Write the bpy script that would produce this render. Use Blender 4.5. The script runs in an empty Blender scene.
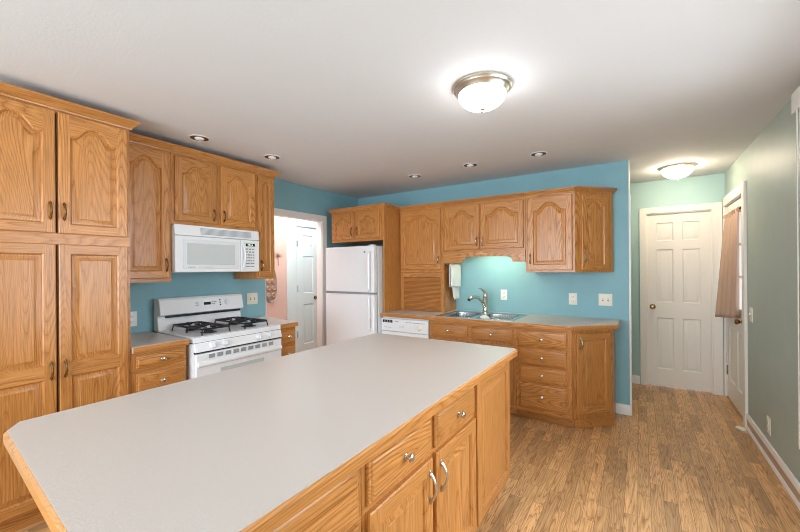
import bpy, math, random
from mathutils import Vector, Matrix
random.seed(7)
S = bpy.context.scene
PI = math.pi

# ------------------------------------------------------------------ camera
cam_d = bpy.data.cameras.new('camera'); cam = bpy.data.objects.new('camera', cam_d)
S.collection.objects.link(cam); S.camera = cam
FPX, YAW, ROLL, SY = 366.8, .57946, -.00716, 269.24
cam_d.sensor_width = 36; cam_d.lens = FPX * 36 / 800
cam_d.shift_y = (SY - 266) / 800
cam_d.clip_start = .02
_f = Vector((-math.sin(YAW), math.cos(YAW), 0)); _r = Vector((math.cos(YAW), math.sin(YAW), 0)); _u = Vector((0, 0, 1))
_r2 = math.cos(ROLL) * _r + math.sin(ROLL) * _u; _u2 = -math.sin(ROLL) * _r + math.cos(ROLL) * _u
cam.matrix_world = Matrix(((_r2.x, _u2.x, -_f.x, 0), (_r2.y, _u2.y, -_f.y, 0), (_r2.z, _u2.z, -_f.z, 1.40), (0, 0, 0, 1)))

# ------------------------------------------------------------------ world, lights, exposure
S.view_settings.view_transform = 'Standard'; S.view_settings.look = 'None'
S.view_settings.gamma = 1; S.view_settings.exposure = 0.06
S.cycles.filter_width = 1.0
try: S.view_settings.use_curve_mapping = False
except Exception: pass
W = bpy.data.worlds.new('world'); S.world = W; W.use_nodes = True
W.node_tree.nodes['Background'].inputs[0].default_value = (.85, .93, 1, 1)
W.node_tree.nodes['Background'].inputs[1].default_value = 1.5

def area(name, loc, rot, sx, sy, power, col):
    d = bpy.data.lights.new(name, 'AREA'); d.shape = 'RECTANGLE'; d.size = sx; d.size_y = sy
    d.energy = power; d.color = col
    o = bpy.data.objects.new(name, d); S.collection.objects.link(o); o.location = loc; o.rotation_euler = rot
    return o
# daylight outside the window beside the camera, and added fill behind it
area('daylight_side', (1.40, 1.9, 1.75), (0, PI / 2 - .38, 0), 2.0, 2.6, 150, (.82, .90, 1))
area('fill_south', (-1.3, -2.75, 1.5), (PI / 2, 0, 0), 3.8, 2.2, 320, (.82, .90, 1))
LAMP_MAIN, LAMP_HALL, CLOSET_W = 26.0, 50.0, 27.0

# ------------------------------------------------------------------ materials
def lin(c):
    return tuple(((x / 255) / 12.92 if x / 255 <= .04045 else ((x / 255 + .055) / 1.055) ** 2.4) for x in c) + (1,)
def newmat(name):
    m = bpy.data.materials.new(name); m.use_nodes = True
    return m, m.node_tree.nodes, m.node_tree.links, m.node_tree.nodes['Principled BSDF']
def plain(name, c, rough=.5, metal=0, bump=0, bscale=200, spec=.5, vary=0, vscale=3):
    m, N, L, b = newmat(name)
    b.inputs['Base Color'].default_value = lin(c); b.inputs['Roughness'].default_value = rough
    b.inputs['Metallic'].default_value = metal; b.inputs['Specular IOR Level'].default_value = spec
    tc = N.new('ShaderNodeTexCoord')
    if bump:
        n = N.new('ShaderNodeTexNoise'); n.inputs['Scale'].default_value = bscale; n.inputs['Detail'].default_value = 3
        L.new(tc.outputs['Object'], n.inputs['Vector'])
        bp = N.new('ShaderNodeBump'); bp.inputs['Strength'].default_value = bump; bp.inputs['Distance'].default_value = .002
        L.new(n.outputs['Fac'], bp.inputs['Height']); L.new(bp.outputs['Normal'], b.inputs['Normal'])
    if vary:
        n = N.new('ShaderNodeTexNoise'); n.inputs['Scale'].default_value = vscale; n.inputs['Detail'].default_value = 4
        L.new(tc.outputs['Object'], n.inputs['Vector'])
        r = N.new('ShaderNodeValToRGB')
        a = lin(c); r.color_ramp.elements[0].position = .3; r.color_ramp.elements[1].position = .7
        r.color_ramp.elements[0].color = tuple(x * (1 - vary) for x in a[:3]) + (1,)
        r.color_ramp.elements[1].color = tuple(min(1, x * (1 + vary)) for x in a[:3]) + (1,)
        L.new(n.outputs['Fac'], r.inputs['Fac']); L.new(r.outputs['Color'], b.inputs['Base Color'])
    return m
def emit(name, c, s):
    m, N, L, b = newmat(name)
    b.inputs['Base Color'].default_value = lin((240, 240, 235)); b.inputs['Emission Color'].default_value = lin(c)
    b.inputs['Emission Strength'].default_value = s
    return m
def glass(name, tint=(1, 1, 1, 1), refl=.08):
    m, N, L, b = newmat(name); N.remove(b)
    t = N.new('ShaderNodeBsdfTransparent'); t.inputs[0].default_value = tint
    g = N.new('ShaderNodeBsdfGlossy'); g.inputs['Roughness'].default_value = .02
    mx = N.new('ShaderNodeMixShader'); mx.inputs[0].default_value = refl
    L.new(t.outputs[0], mx.inputs[1]); L.new(g.outputs[0], mx.inputs[2]); L.new(mx.outputs[0], N['Material Output'].inputs['Surface'])
    return m

def math_node(N, L, op, a, b=None):
    n = N.new('ShaderNodeMath'); n.operation = op
    for i, x in enumerate((a, b)):
        if x is None: continue
        if isinstance(x, (int, float)): n.inputs[i].default_value = x
        else: L.new(x, n.inputs[i])
    return n.outputs[0]

def oak(name, axis, light=(207, 147, 84), mid=(185, 120, 56), dark=(122, 68, 26), rings=15.0, rough=.3):
    """flat-sawn oak: contour lines of a stretched noise give cathedral figure, fine pores run along the grain"""
    m, N, L, b = newmat(name)
    tc = N.new('ShaderNodeTexCoord'); oi = N.new('ShaderNodeObjectInfo')
    cx = N.new('ShaderNodeCombineXYZ')
    for i, k in enumerate((17.3, 9.1, 23.7)):
        L.new(math_node(N, L, 'MULTIPLY', oi.outputs['Random'], k), cx.inputs[i])
    add = N.new('ShaderNodeVectorMath'); add.operation = 'ADD'
    L.new(tc.outputs['Object'], add.inputs[0]); L.new(cx.outputs[0], add.inputs[1])
    def mp(across, along):
        p = N.new('ShaderNodeMapping'); p.vector_type = 'POINT'
        s = (across, across, along) if axis == 'z' else ((along, across, across) if axis == 'x' else (across, along, across))
        p.inputs['Scale'].default_value = s; L.new(add.outputs[0], p.inputs['Vector'])
        return p.outputs[0]
    def noise(v, det=2, dist=0, rough=.5):
        n = N.new('ShaderNodeTexNoise'); n.inputs['Scale'].default_value = 1; n.inputs['Detail'].default_value = det
        n.inputs['Distortion'].default_value = dist; n.inputs['Roughness'].default_value = rough
        L.new(v, n.inputs['Vector']); return n.outputs['Fac']
    def rng(v, a, c, lo=0, hi=1):
        r = N.new('ShaderNodeMapRange'); r.inputs['From Min'].default_value = lo; r.inputs['From Max'].default_value = hi
        r.inputs['To Min'].default_value = a; r.inputs['To Max'].default_value = c; L.new(v, r.inputs['Value']); return r.outputs[0]
    fig = noise(mp(6.2, .72), 1.0, .15)
    bands = math_node(N, L, 'MULTIPLY', fig, rings * 2)
    wob = math_node(N, L, 'MULTIPLY', noise(mp(70, 5), 2), .6)
    fr = math_node(N, L, 'FRACT', math_node(N, L, 'ADD', bands, wob))
    pores = noise(mp(230, 7), 3, 0, .6)
    broad = noise(mp(6, .4), 2)
    r = N.new('ShaderNodeValToRGB'); e = r.color_ramp.elements
    e[0].position = 0; e[0].color = lin(dark); e[1].position = 1; e[1].color = lin(mid)
    x = e.new(.16); x.color = lin(mid)
    x = e.new(.60); x.color = lin(light)
    L.new(fr, r.inputs['Fac'])
    mix = N.new('ShaderNodeMix'); mix.data_type = 'RGBA'
    fac = [i for i in mix.inputs if i.name == 'Factor' and i.type == 'VALUE'][0]
    A = [i for i in mix.inputs if i.name == 'A' and i.type == 'RGBA'][0]; B = [i for i in mix.inputs if i.name == 'B' and i.type == 'RGBA'][0]
    A.default_value = lin(tuple((a + c) / 2 for a, c in zip(light, mid)))
    L.new(rng(broad, .2, .85, .35, .65), fac)
    L.new(r.outputs['Color'], B)
    col = [o for o in mix.outputs if o.type == 'RGBA'][0]
    k = math_node(N, L, 'MULTIPLY', math_node(N, L, 'MULTIPLY', rng(pores, .74, 1.05, .34, .58), rng(broad, .86, 1.14)), rng(oi.outputs['Random'], .92, 1.08))
    vm = N.new('ShaderNodeVectorMath'); vm.operation = 'SCALE'; L.new(col, vm.inputs[0]); L.new(k, vm.inputs['Scale'])
    L.new(vm.outputs[0], b.inputs['Base Color'])
    b.inputs['Roughness'].default_value = rough
    bp = N.new('ShaderNodeBump'); bp.inputs['Strength'].default_value = .15; bp.inputs['Distance'].default_value = .001
    L.new(pores, bp.inputs['Height']); L.new(bp.outputs['Normal'], b.inputs['Normal'])
    return m

OZ = oak('oak_vertical', 'z'); OX = oak('oak_horizontal', 'x'); OY = oak('oak_depth', 'y')
OAK = [OZ, OX, OY]
WALNUT = oak('oak_tambour', 'x', (194, 134, 74), (184, 122, 64), (160, 102, 50), 5.0)

def floor_mat():
    m, N, L, b = newmat('laminate_floor')
    tc = N.new('ShaderNodeTexCoord')
    sp = N.new('ShaderNodeSeparateXYZ'); L.new(tc.outputs['Object'], sp.inputs[0])
    cb = N.new('ShaderNodeCombineXYZ'); L.new(sp.outputs['Y'], cb.inputs[0]); L.new(sp.outputs['X'], cb.inputs[1])
    def brick(w, hgt, off, c1, c2, mort, seedshift):
        k = N.new('ShaderNodeTexBrick'); k.offset = off; k.offset_frequency = 2; k.squash = 1
        k.inputs['Scale'].default_value = 1; k.inputs['Brick Width'].default_value = w; k.inputs['Row Height'].default_value = hgt
        k.inputs['Mortar Size'].default_value = mort; k.inputs['Mortar Smooth'].default_value = .3
        k.inputs['Color1'].default_value = c1; k.inputs['Color2'].default_value = c2; k.inputs['Mortar'].default_value = (.28, .28, .28, 1)
        a = N.new('ShaderNodeVectorMath'); a.operation = 'ADD'; a.inputs[1].default_value = seedshift
        L.new(cb.outputs[0], a.inputs[0]); L.new(a.outputs[0], k.inputs['Vector'])
        return k
    k1 = brick(.43, .066, .41, (0, 0, 0, 1), (1, 1, 1, 1), 0.0012, (.13, .02, 0))
    bw = N.new('ShaderNodeRGBToBW'); L.new(k1.outputs['Color'], bw.inputs[0])
    sh = N.new('ShaderNodeVectorMath'); sh.operation = 'MULTIPLY_ADD'
    cc = N.new('ShaderNodeCombineXYZ')
    for i, q in enumerate((31., 17., 7.)): L.new(math_node(N, L, 'MULTIPLY', bw.outputs[0], q), cc.inputs[i])
    add = N.new('ShaderNodeVectorMath'); add.operation = 'ADD'; L.new(tc.outputs['Object'], add.inputs[0]); L.new(cc.outputs[0], add.inputs[1])
    N.remove(sh)
    def nz(s, det, dist=0):
        p = N.new('ShaderNodeMapping'); p.inputs['Scale'].default_value = s; L.new(add.outputs[0], p.inputs['Vector'])
        n = N.new('ShaderNodeTexNoise'); n.inputs['Scale'].default_value = 1; n.inputs['Detail'].default_value = det; n.inputs['Distortion'].default_value = dist
        L.new(p.outputs[0], n.inputs['Vector']); return n.outputs['Fac']
    fig = nz((17, 1.3, 1), 1.2, .2)
    fr = math_node(N, L, 'FRACT', math_node(N, L, 'ADD', math_node(N, L, 'MULTIPLY', fig, 16), math_node(N, L, 'MULTIPLY', nz((120, 9, 1), 2), .7)))
    r = N.new('ShaderNodeValToRGB'); e = r.color_ramp.elements
    e[0].position = 0; e[0].color = lin((156, 110, 66)); e[1].position = 1; e[1].color = lin((214, 166, 112))
    q = e.new(.2); q.color = lin((208, 158, 104)); q = e.new(.6); q.color = lin((228, 182, 128))
    L.new(fr, r.inputs['Fac'])
    mr = N.new('ShaderNodeMapRange'); mr.inputs['To Min'].default_value = .66; mr.inputs['To Max'].default_value = 1.1; L.new(bw.outputs[0], mr.inputs['Value'])
    pr = N.new('ShaderNodeMapRange'); pr.inputs['From Min'].default_value = .35; pr.inputs['From Max'].default_value = .62; pr.inputs['To Min'].default_value = .74; pr.inputs['To Max'].default_value = 1.05
    L.new(nz((220, 8, 1), 3), pr.inputs['Value'])
    mo = math_node(N, L, 'SUBTRACT', 1, math_node(N, L, 'MULTIPLY', k1.outputs['Fac'], .6))
    k = math_node(N, L, 'MULTIPLY', math_node(N, L, 'MULTIPLY', mr.outputs[0], pr.outputs[0]), mo)
    vm = N.new('ShaderNodeVectorMath'); vm.operation = 'SCALE'; L.new(r.outputs['Color'], vm.inputs[0]); L.new(k, vm.inputs['Scale'])
    L.new(vm.outputs[0], b.inputs['Base Color']); b.inputs['Roughness'].default_value = .38
    return m
def laminate():
    m, N, L, b = newmat('speckled_laminate')
    tc = N.new('ShaderNodeTexCoord')
    n = N.new('ShaderNodeTexNoise'); n.inputs['Scale'].default_value = 420; n.inputs['Detail'].default_value = 3; L.new(tc.outputs['Object'], n.inputs['Vector'])
    r = N.new('ShaderNodeValToRGB'); e = r.color_ramp.elements
    e[0].position = .33; e[0].color = lin((190, 180, 171)); e[1].position = .68; e[1].color = lin((220, 212, 205))
    q = e.new(.5); q.color = lin((204, 196, 188))
    L.new(n.outputs['Fac'], r.inputs['Fac']); L.new(r.outputs['Color'], b.inputs['Base Color'])
    b.inputs['Roughness'].default_value = .36
    return m

FLOOR = floor_mat(); LAM = laminate()
TEAL = plain('teal_wall_paint', (134, 180, 190), .6, bump=.25, bscale=140, vary=.03, vscale=5)
SAGE = plain('sage_wall_paint', (164, 179, 171), .5, bump=.3, bscale=140, vary=.03, vscale=5)
AQUA = plain('pale_aqua_hall_paint', (168, 198, 194), .6, bump=.25, bscale=140)
PINK = plain('pink_wall_paint', (238, 188, 170), .65, bump=.2, bscale=120)
CEIL = plain('ceiling_paint', (222, 222, 222), .8, bump=.35, bscale=90)
TRIM = plain('white_trim_paint', (236, 234, 230), .38)
CREAM = plain('cream_door_paint', (232, 226, 216), .42)
WHITE = plain('white_appliance_enamel', (238, 240, 241), .22, bump=.05, bscale=400)
WHITE2 = plain('white_appliance_plastic', (224, 227, 229), .35)
GREYW = plain('grey_oven_glass', (202, 208, 207), .15)
VENTG = plain('vent_grey', (150, 154, 156), .45)
BLACK = plain('black_cast_iron', (22, 23, 25), .45, bump=.2, bscale=300)
DARK = plain('dark_recess', (28, 24, 22), .7)
NICKEL = plain('brushed_nickel', (205, 200, 190), .22, metal=1)
BRASS = plain('antique_brass', (150, 122, 82), .22, metal=1)
STEEL = plain('stainless_steel', (190, 194, 196), .24, metal=1)
CHROME = plain('chrome', (225, 228, 230), .1, metal=1)
PLATE = plain('ivory_switch_plastic', (236, 230, 214), .35)
PLATEW = plain('white_switch_plastic', (240, 240, 236), .35)
SLOT = plain('socket_slot', (70, 60, 50), .6)
CLOTH = plain('white_cotton', (240, 240, 242), .9, bump=.5, bscale=350)
TAN = plain('tan_curtain_linen', (194, 162, 140), .9, bump=.6, bscale=300)
BLIND = plain('blind_vane_fabric', (232, 230, 224), .85, bump=.6, bscale=60)
COPPER = plain('copper_rosette', (196, 140, 104), .4)
PEWTER = plain('pewter_plaque', (168, 150, 138), .45)
LED = plain('black_display', (14, 18, 18), .15)
MARK = plain('grey_print', (150, 154, 158), .5)
GREEN = emit('green_digits', (120, 255, 170), .8)
DOME = emit('lit_frosted_glass', (250, 250, 252), LAMP_MAIN)
DOMEH = emit('lit_frosted_glass_warm', (255, 236, 208), LAMP_HALL)
DKCH = plain('dark_reflector', (120, 112, 104), .18, metal=1)
BULB = plain('frosted_bulb', (245, 245, 240), .4)
PANE = glass('window_glass')
BROWNR = plain('baseboard_band_tan', (188, 164, 142), .4)  # tan middle band of the right baseboard
RUBBER = plain('ivory_vinyl', (236, 234, 226), .5)

# ------------------------------------------------------------------ mesh helpers
class MB:
    def __init__(s): s.v = []; s.f = []; s.m = []
    def add(s, verts, faces, m=0):
        o = len(s.v); s.v += [tuple(p) for p in verts]
        for k in faces: s.f.append([o + i for i in k]); s.m.append(m)
    def box(s, x0, y0, z0, x1, y1, z1, m=0):
        x0, x1 = min(x0, x1), max(x0, x1); y0, y1 = min(y0, y1), max(y0, y1); z0, z1 = min(z0, z1), max(z0, z1)
        s.add([(x0, y0, z0), (x1, y0, z0), (x1, y1, z0), (x0, y1, z0), (x0, y0, z1), (x1, y0, z1), (x1, y1, z1), (x0, y1, z1)],
              [(0, 3, 2, 1), (4, 5, 6, 7), (0, 1, 5, 4), (1, 2, 6, 5), (2, 3, 7, 6), (3, 0, 4, 7)], m); return s
    def prism(s, poly, z0, z1, m=0):
        n = len(poly)
        a = sum(poly[i][0] * poly[(i + 1) % n][1] - poly[(i + 1) % n][0] * poly[i][1] for i in range(n))
        if a < 0: poly = poly[::-1]
        s.add([(x, y, z0) for x, y in poly] + [(x, y, z1) for x, y in poly],
              [tuple(range(n))[::-1], tuple(range(n, 2 * n))] + [(i, (i + 1) % n, n + (i + 1) % n, n + i) for i in range(n)], m); return s
    def loft(s, rings, m=0, closed=True, cap=True):
        n = len(rings[0]); vs = [p for r in rings for p in r]; fs = []
        for j in range(len(rings) - 1):
            for i in range(n if closed else n - 1):
                fs.append((j * n + i, j * n + (i + 1) % n, (j + 1) * n + (i + 1) % n, (j + 1) * n + i))
        if cap: fs.append(tuple(range(n))[::-1]); fs.append(tuple(range((len(rings) - 1) * n, len(rings) * n)))
        s.add(vs, fs, m); return s
    def lathe(s, prof, c=(0, 0, 0), axis='z', n=24, m=0, cap=True):
        rings = []
        for r, h in prof:
            ring = []
            for i in range(n):
                a = 2 * PI * i / n; p, q = r * math.cos(a), r * math.sin(a)
                d = {'z': (p, q, h), 'x': (h, p, q), 'y': (q, h, p)}[axis]
                ring.append((c[0] + d[0], c[1] + d[1], c[2] + d[2]))
            rings.append(ring)
        return s.loft(rings, m, True, cap)
    def tube(s, pts, rad, n=8, m=0, closed=False, flat=1):
        P = [Vector(p) for p in pts]; R = rad if isinstance(rad, (list, tuple)) else [rad] * len(P)
        rings = []; prev = None; k = len(P)
        for i in range(k):
            if closed: t = P[(i + 1) % k] - P[i - 1]
            else: t = P[min(i + 1, k - 1)] - P[max(i - 1, 0)]
            t.normalize()
            if prev is None:
                a = Vector((0, 0, 1)) if abs(t.z) < .9 else Vector((1, 0, 0)); nrm = t.cross(a).normalized()
            else: nrm = (prev - t * prev.dot(t)).normalized()
            prev = nrm; bi = t.cross(nrm)
            rings.append([tuple(P[i] + R[i] * (math.cos(2 * PI * j / n) * nrm + flat * math.sin(2 * PI * j / n) * bi)) for j in range(n)])
        if closed: rings.append(rings[0])
        return s.loft(rings, m, True, not closed)
    def sweep(s, path, prof, m=0, closed=False):
        """profile (out, z) swept along a plan path; out is to the right of travel"""
        P = [Vector(p) for p in path]; n = len(P); rings = []
        for i in range(n):
            d0 = (P[i] - P[i - 1]).normalized() if (i > 0 or closed) else None
            d1 = (P[(i + 1) % n] - P[i]).normalized() if (i < n - 1 or closed) else None
            d0 = d0 or d1; d1 = d1 or d0
            n0 = Vector((d0.y, -d0.x)); n1 = Vector((d1.y, -d1.x)); b = n0 + n1; b = b / b.dot(n0)
            rings.append([(P[i].x + b.x * o, P[i].y + b.y * o, z) for o, z in prof])
        if closed: rings.append(rings[0])
        return s.loft(rings, m, True, not closed)

def link(o, parent=None):
    S.collection.objects.link(o)
    if parent is not None: o.parent = parent
    return o
def obj(name, mb, mats, parent=None, loc=(0, 0, 0), rotz=0, bevel=0, sharp=32, rot=None):
    me = bpy.data.meshes.new(name); me.from_pydata(mb.v, [], mb.f)
    for m in (mats if isinstance(mats, list) else [mats]): me.materials.append(m)
    me.polygons.foreach_set('material_index', mb.m); me.polygons.foreach_set('use_smooth', [True] * len(mb.f))
    me.update(); me.validate()
    import bmesh
    bm = bmesh.new(); bm.from_mesh(me); bmesh.ops.recalc_face_normals(bm, faces=bm.faces); bm.to_mesh(me); bm.free()
    me.set_sharp_from_angle(angle=math.radians(sharp))
    o = bpy.data.objects.new(name, me); o.location = loc; o.rotation_euler = rot or (0, 0, rotz); link(o, parent)
    if bevel:
        b = o.modifiers.new('bevel', 'BEVEL'); b.width = bevel; b.segments = 2; b.limit_method = 'ANGLE'; b.angle_limit = math.radians(40)
        b.harden_normals = False
    return o
def thing(name, label, cat, loc=(0, 0, 0), rotz=0, group=None):
    o = bpy.data.objects.new(name, None); o.empty_display_size = .1; link(o); o.location = loc; o.rotation_euler = (0, 0, rotz)
    return tag(o, label, cat, group)
def tag(o, label, cat, group=None):
    o['label'] = label; o['category'] = cat
    if group: o['group'] = group
    return o
def struct(name, mb, mats, bevel=0, label=None, cat=None):
    o = obj(name, mb, mats, bevel=bevel); o['kind'] = 'structure'
    if label: o['label'] = label
    if cat: o['category'] = cat
    return o

# ------------------------------------------------------------------ the room
XL, YB, XR, YF, CZ, YS = -3.40, 4.10, .775, 5.27, 2.42, -2.40
T = .085
struct('floor', MB().box(-4.6, YS - .1, -.05, XR + .1, YF + .2, 0), FLOOR, label='wood laminate floor of narrow oak strips', cat='floor')
struct('ceiling', MB().box(-4.6, YS - .1, CZ, XR + .1, YF + .2, CZ + .06), CEIL, label='white textured ceiling', cat='ceiling')
OPY0, OPY1, OPZ = 2.53, 3.385, 2.035
w = MB(); w.box(XL - T, YS, 0, XL, OPY0, CZ); w.box(XL - T, OPY1, 0, XL, YB + T, CZ); w.box(XL - T, OPY0, OPZ, XL, OPY1, CZ)
struct('wall_left', w, TEAL, label='blue teal wall behind the white range with an open doorway', cat='wall')
w = MB(); w.box(XL, YB, 0, -.088, YB + .13, CZ)
struct('wall_back', w, TEAL, label='blue teal wall behind the kitchen sink', cat='wall')
DY0, DY1, DZ = 4.375, 5.235, 2.06
WY0, WY1, WZ0, WZ1 = .95, 2.85, .55, 2.15
w = MB(); w.box(XR, YS, 0, XR + .1, WY0, CZ); w.box(XR, WY1, 0, XR + .1, DY0, CZ); w.box(XR, DY1, 0, XR + .1, YF + .1, CZ)
w.box(XR, DY0, DZ, XR + .1, DY1, CZ); w.box(XR, WY0, 0, XR + .1, WY1, WZ0); w.box(XR, WY0, WZ1, XR + .1, WY1, CZ)
struct('wall_right', w, SAGE, label='grey green wall with the outside door at right', cat='wall')
FX0, FX1, FZ = .062, .668, 2.035
w = MB(); w.box(-1.6, YF, 0, FX0, YF + .1, CZ); w.box(FX1, YF, 0, XR, YF + .1, CZ); w.box(FX0, YF, FZ, FX1, YF + .1, CZ)
struct('wall_far', w, AQUA, label='pale aqua wall at the end of the entry hall', cat='wall')
struct('wall_hall', MB().box(-1.7, YB + .13, 0, -1.6, YF + .1, CZ), AQUA)
SX0, SX1, SZ0, SZ1 = -3.1, .5, .6, 2.2
w = MB(); w.box(XL, YS - .1, 0, SX0, YS, CZ); w.box(SX1, YS - .1, 0, XR, YS, CZ); w.box(SX0, YS - .1, 0, SX1, YS, SZ0); w.box(SX0, YS - .1, SZ1, SX1, YS, CZ)
struct('wall_front', w, TEAL)
HX = -4.2
w = MB(); w.box(HX - .08, 2.0, 0, HX, 3.50, CZ); struct('wall_passage', w, PINK, label='pink wall seen through the open doorway', cat='wall')
w = MB(); w.box(HX - .08, 3.50, 0, HX, 3.65, CZ); w.box(HX - .08, 4.11, 0, HX, 4.5, CZ); w.box(HX - .08, 3.65, 2.035, HX, 4.11, CZ)
w.box(HX - .13, 3.6, 0, HX - .09, 4.2, 2.1)
struct('wall_closet', w, TRIM, label='white wall around the narrow closet door', cat='wall')
w = MB(); w.box(HX, 1.92, 0, XL - T, 2.0, CZ); w.box(HX, 4.5, 0, XL - T, 4.58, CZ); struct('wall_passage_end', w, PINK)

# trims
BBP = [(0, 0), (.013, 0), (.013, .075), (.008, .09), (0, .095)]
struct('baseboard_back', MB().sweep([(-.205, YB), (-.088, YB)], BBP), TRIM)
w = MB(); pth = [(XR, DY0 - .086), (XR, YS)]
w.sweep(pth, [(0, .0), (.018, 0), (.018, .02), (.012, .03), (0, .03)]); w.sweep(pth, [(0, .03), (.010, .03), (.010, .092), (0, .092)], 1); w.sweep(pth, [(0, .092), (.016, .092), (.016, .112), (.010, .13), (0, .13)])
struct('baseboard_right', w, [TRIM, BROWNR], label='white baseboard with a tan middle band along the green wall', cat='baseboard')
struct('baseboard_far', MB().sweep([(-1.6, YF), (FX0 - .07, YF)], BBP), TRIM)
# capped end of the back wall
w = MB(); w.box(-.088, YB - .012, 0, -.072, YB + .145, 2.09); w.box(-.088, YB - .004, 2.09, -.080, YB + .134, CZ)
struct('trim_1', w, TRIM, bevel=.002, label='white casing on the end of the blue wall', cat='trim')
# casing round the doorway in the left wall
w = MB(); w.box(XL, OPY1 - .01, 0, XL + .016, OPY1 + .065, OPZ + .055); w.box(XL, OPY0 - .02, OPZ - .01, XL + .016, OPY1 - .01, OPZ + .055)
w.box(XL - T, OPY1 - .018, 0, XL + .004, OPY1, OPZ); w.box(XL - T, OPY0, OPZ - .018, XL + .004, OPY1, OPZ); w.box(XL - T, OPY0, 0, XL - .004, OPY0 + .012, OPZ)
struct('trim_2', w, TRIM, bevel=.002, label='white casing of the open doorway beside the refrigerator', cat='trim')
# casing of closet door
w = MB(); w.box(HX, 3.475, 0, HX + .018, 3.585, 2.11); w.box(HX, 3.585, 2.045, HX + .018, 4.2, 2.11); w.box(HX, 4.12, 0, HX + .018, 4.2, 2.045)
w.box(HX - .05, 3.585, 0, HX + .008, 3.652, 2.05)
struct('trim_3', w, TRIM, bevel=.002, label='white casing around the narrow closet door', cat='trim')
# casing of the far hall door
w = MB(); cp = .018
w.box(FX0 - .066, YF - cp, 0, FX0, YF, FZ + .07); w.box(FX1, YF - cp, 0, FX1 + .085, YF, FZ + .07); w.box(FX0, YF - cp, FZ, FX1, YF, FZ + .07)
w.box(FX0 - .003, YF - .006, 0, FX0 + .012, YF + .1, FZ); w.box(FX1 - .012, YF - .006, 0, FX1 + .003, YF + .1, FZ); w.box(FX0, YF - .006, FZ - .012, FX1, YF + .1, FZ + .003)
struct('trim_4', w, CREAM, bevel=.003, label='cream casing around the six-panel hall door', cat='trim')
# casing of the outside door
w = MB()
w.box(XR - .022, DY0 - .085, 0, XR, DY0 + .008, DZ + .085); w.box(XR - .02, DY1 - .008, 0, XR, YF - .019, DZ + .085); w.box(XR - .02, DY0 + .008, DZ - .006, XR, DY1 - .008, DZ + .085)
w.box(XR + .052, DY0, 0, XR + .1, DY0 + .03, DZ); w.box(XR + .052, DY1 - .03, 0, XR + .1, DY1, DZ); w.box(XR, DY0, 0, XR + .1, DY0 + .014, DZ); w.box(XR, DY1 - .014, 0, XR + .1, DY1, DZ); w.box(XR, DY0, DZ - .014, XR + .1, DY1, DZ)
struct('trim_5', w, CREAM, bevel=.003, label='cream casing around the curtained outside door', cat='trim')
struct('trim_6', MB().box(XR - .004, DY0 + .014, 0, XR + .1, DY1 - .014, .016), OY, label='oak threshold under the outside door', cat='threshold')

# ------------------------------------------------------------------ panelled doors
def arch_f(u):
    t = min(1, max(0, (u - .06) / .88)); return 1 - abs(math.cos(PI * t)) ** 3.2 if False else 1 - (math.cos(PI * t) ** 2) ** 1.45
def panel_rings(mb, x0, x1, z0, z1, A, t, flat, m_panel=0, n=26, steps=None):
    """recessed, raised panel. returns the outline of the opening (top points left to right)"""
    steps = steps or [(0, 0), (.003, .004), (.006, .006), (.009, .013), (.013, .013), (.038, .003), (.040, .0015), (.042, .0015)]
    rings = []
    k = n if A else 1
    for ins, dep in steps:
        ring = [(x0 + ins, -t + dep, z0 + ins), (x1 - ins, -t + dep, z0 + ins)]
        for i in range(k + 1):
            u = 1 - i / k
            ring.append((x0 + ins + (x1 - x0 - 2 * ins) * u, -t + dep, z1 - A + A * arch_f(u) - ins))
        rings.append(ring)
    mb.loft(rings, m_panel, True, False)
    last = rings[-1]; mb.add(last, [tuple(range(len(last)))], m_panel)
    return rings[0]
def door_mesh(w, h, t=.021, st=.052, rails=None, arch=0, mv=0, mh=1, e=.005, steps=None, cols=1, mull=.05):
    """rails: list of panel (z0, z1); top one gets the arch"""
    mb = MB(); rails = rails or [(st, h - st)]
    F = -t
    # rim
    o = [(0, 0, 0), (w, 0, 0), (w, 0, h), (0, 0, h)]; a = [(x, F + e * .8, z) for x, _, z in o]
    b = [(e, F, e), (w - e, F, e), (w - e, F, h - e), (e, F, h - e)]
    mb.loft([o, a, b], mv, True, False); mb.add(o, [(0, 1, 2, 3)], mv)
    mb.add([(e, F, e), (st, F, e), (st, F, h - e), (e, F, h - e)], [(0, 1, 2, 3)], mv)
    mb.add([(w - st, F, e), (w - e, F, e), (w - e, F, h - e), (w - st, F, h - e)], [(0, 1, 2, 3)], mv)
    zs = [e] + [z for r in rails for z in r] + [h - e]
    pw = (w - 2 * st - (cols - 1) * mull) / cols
    for i in range(0, len(zs), 2):
        top = (i + 2 >= len(zs)); za, zb = zs[i], zs[i + 1]
        if arch and top:
            n = 26; vs = []; fs = []
            for j in range(n + 1):
                u = j / n; x = st + (w - 2 * st) * u
                vs += [(x, F, za - arch + arch * arch_f(u)), (x, F, zb)]
            fs = [(2 * j, 2 * j + 2, 2 * j + 3, 2 * j + 1) for j in range(n)]
            mb.add(vs, fs, mh)
        else:
            mb.add([(st, F, za), (w - st, F, za), (w - st, F, zb), (st, F, zb)], [(0, 1, 2, 3)], mh)
    for i, (z0, z1) in enumerate(rails):
        for c in range(cols):
            x0 = st + c * (pw + mull)
            panel_rings(mb, x0, x0 + pw, z0, z1, arch if i == len(rails) - 1 else 0, t, False, mv, steps=steps)
            if c < cols - 1:
                mb.add([(x0 + pw, F, z0), (x0 + pw + mull, F, z0), (x0 + pw + mull, F, z1), (x0 + pw, F, z1)], [(0, 1, 2, 3)], mv)
    return mb
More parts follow.
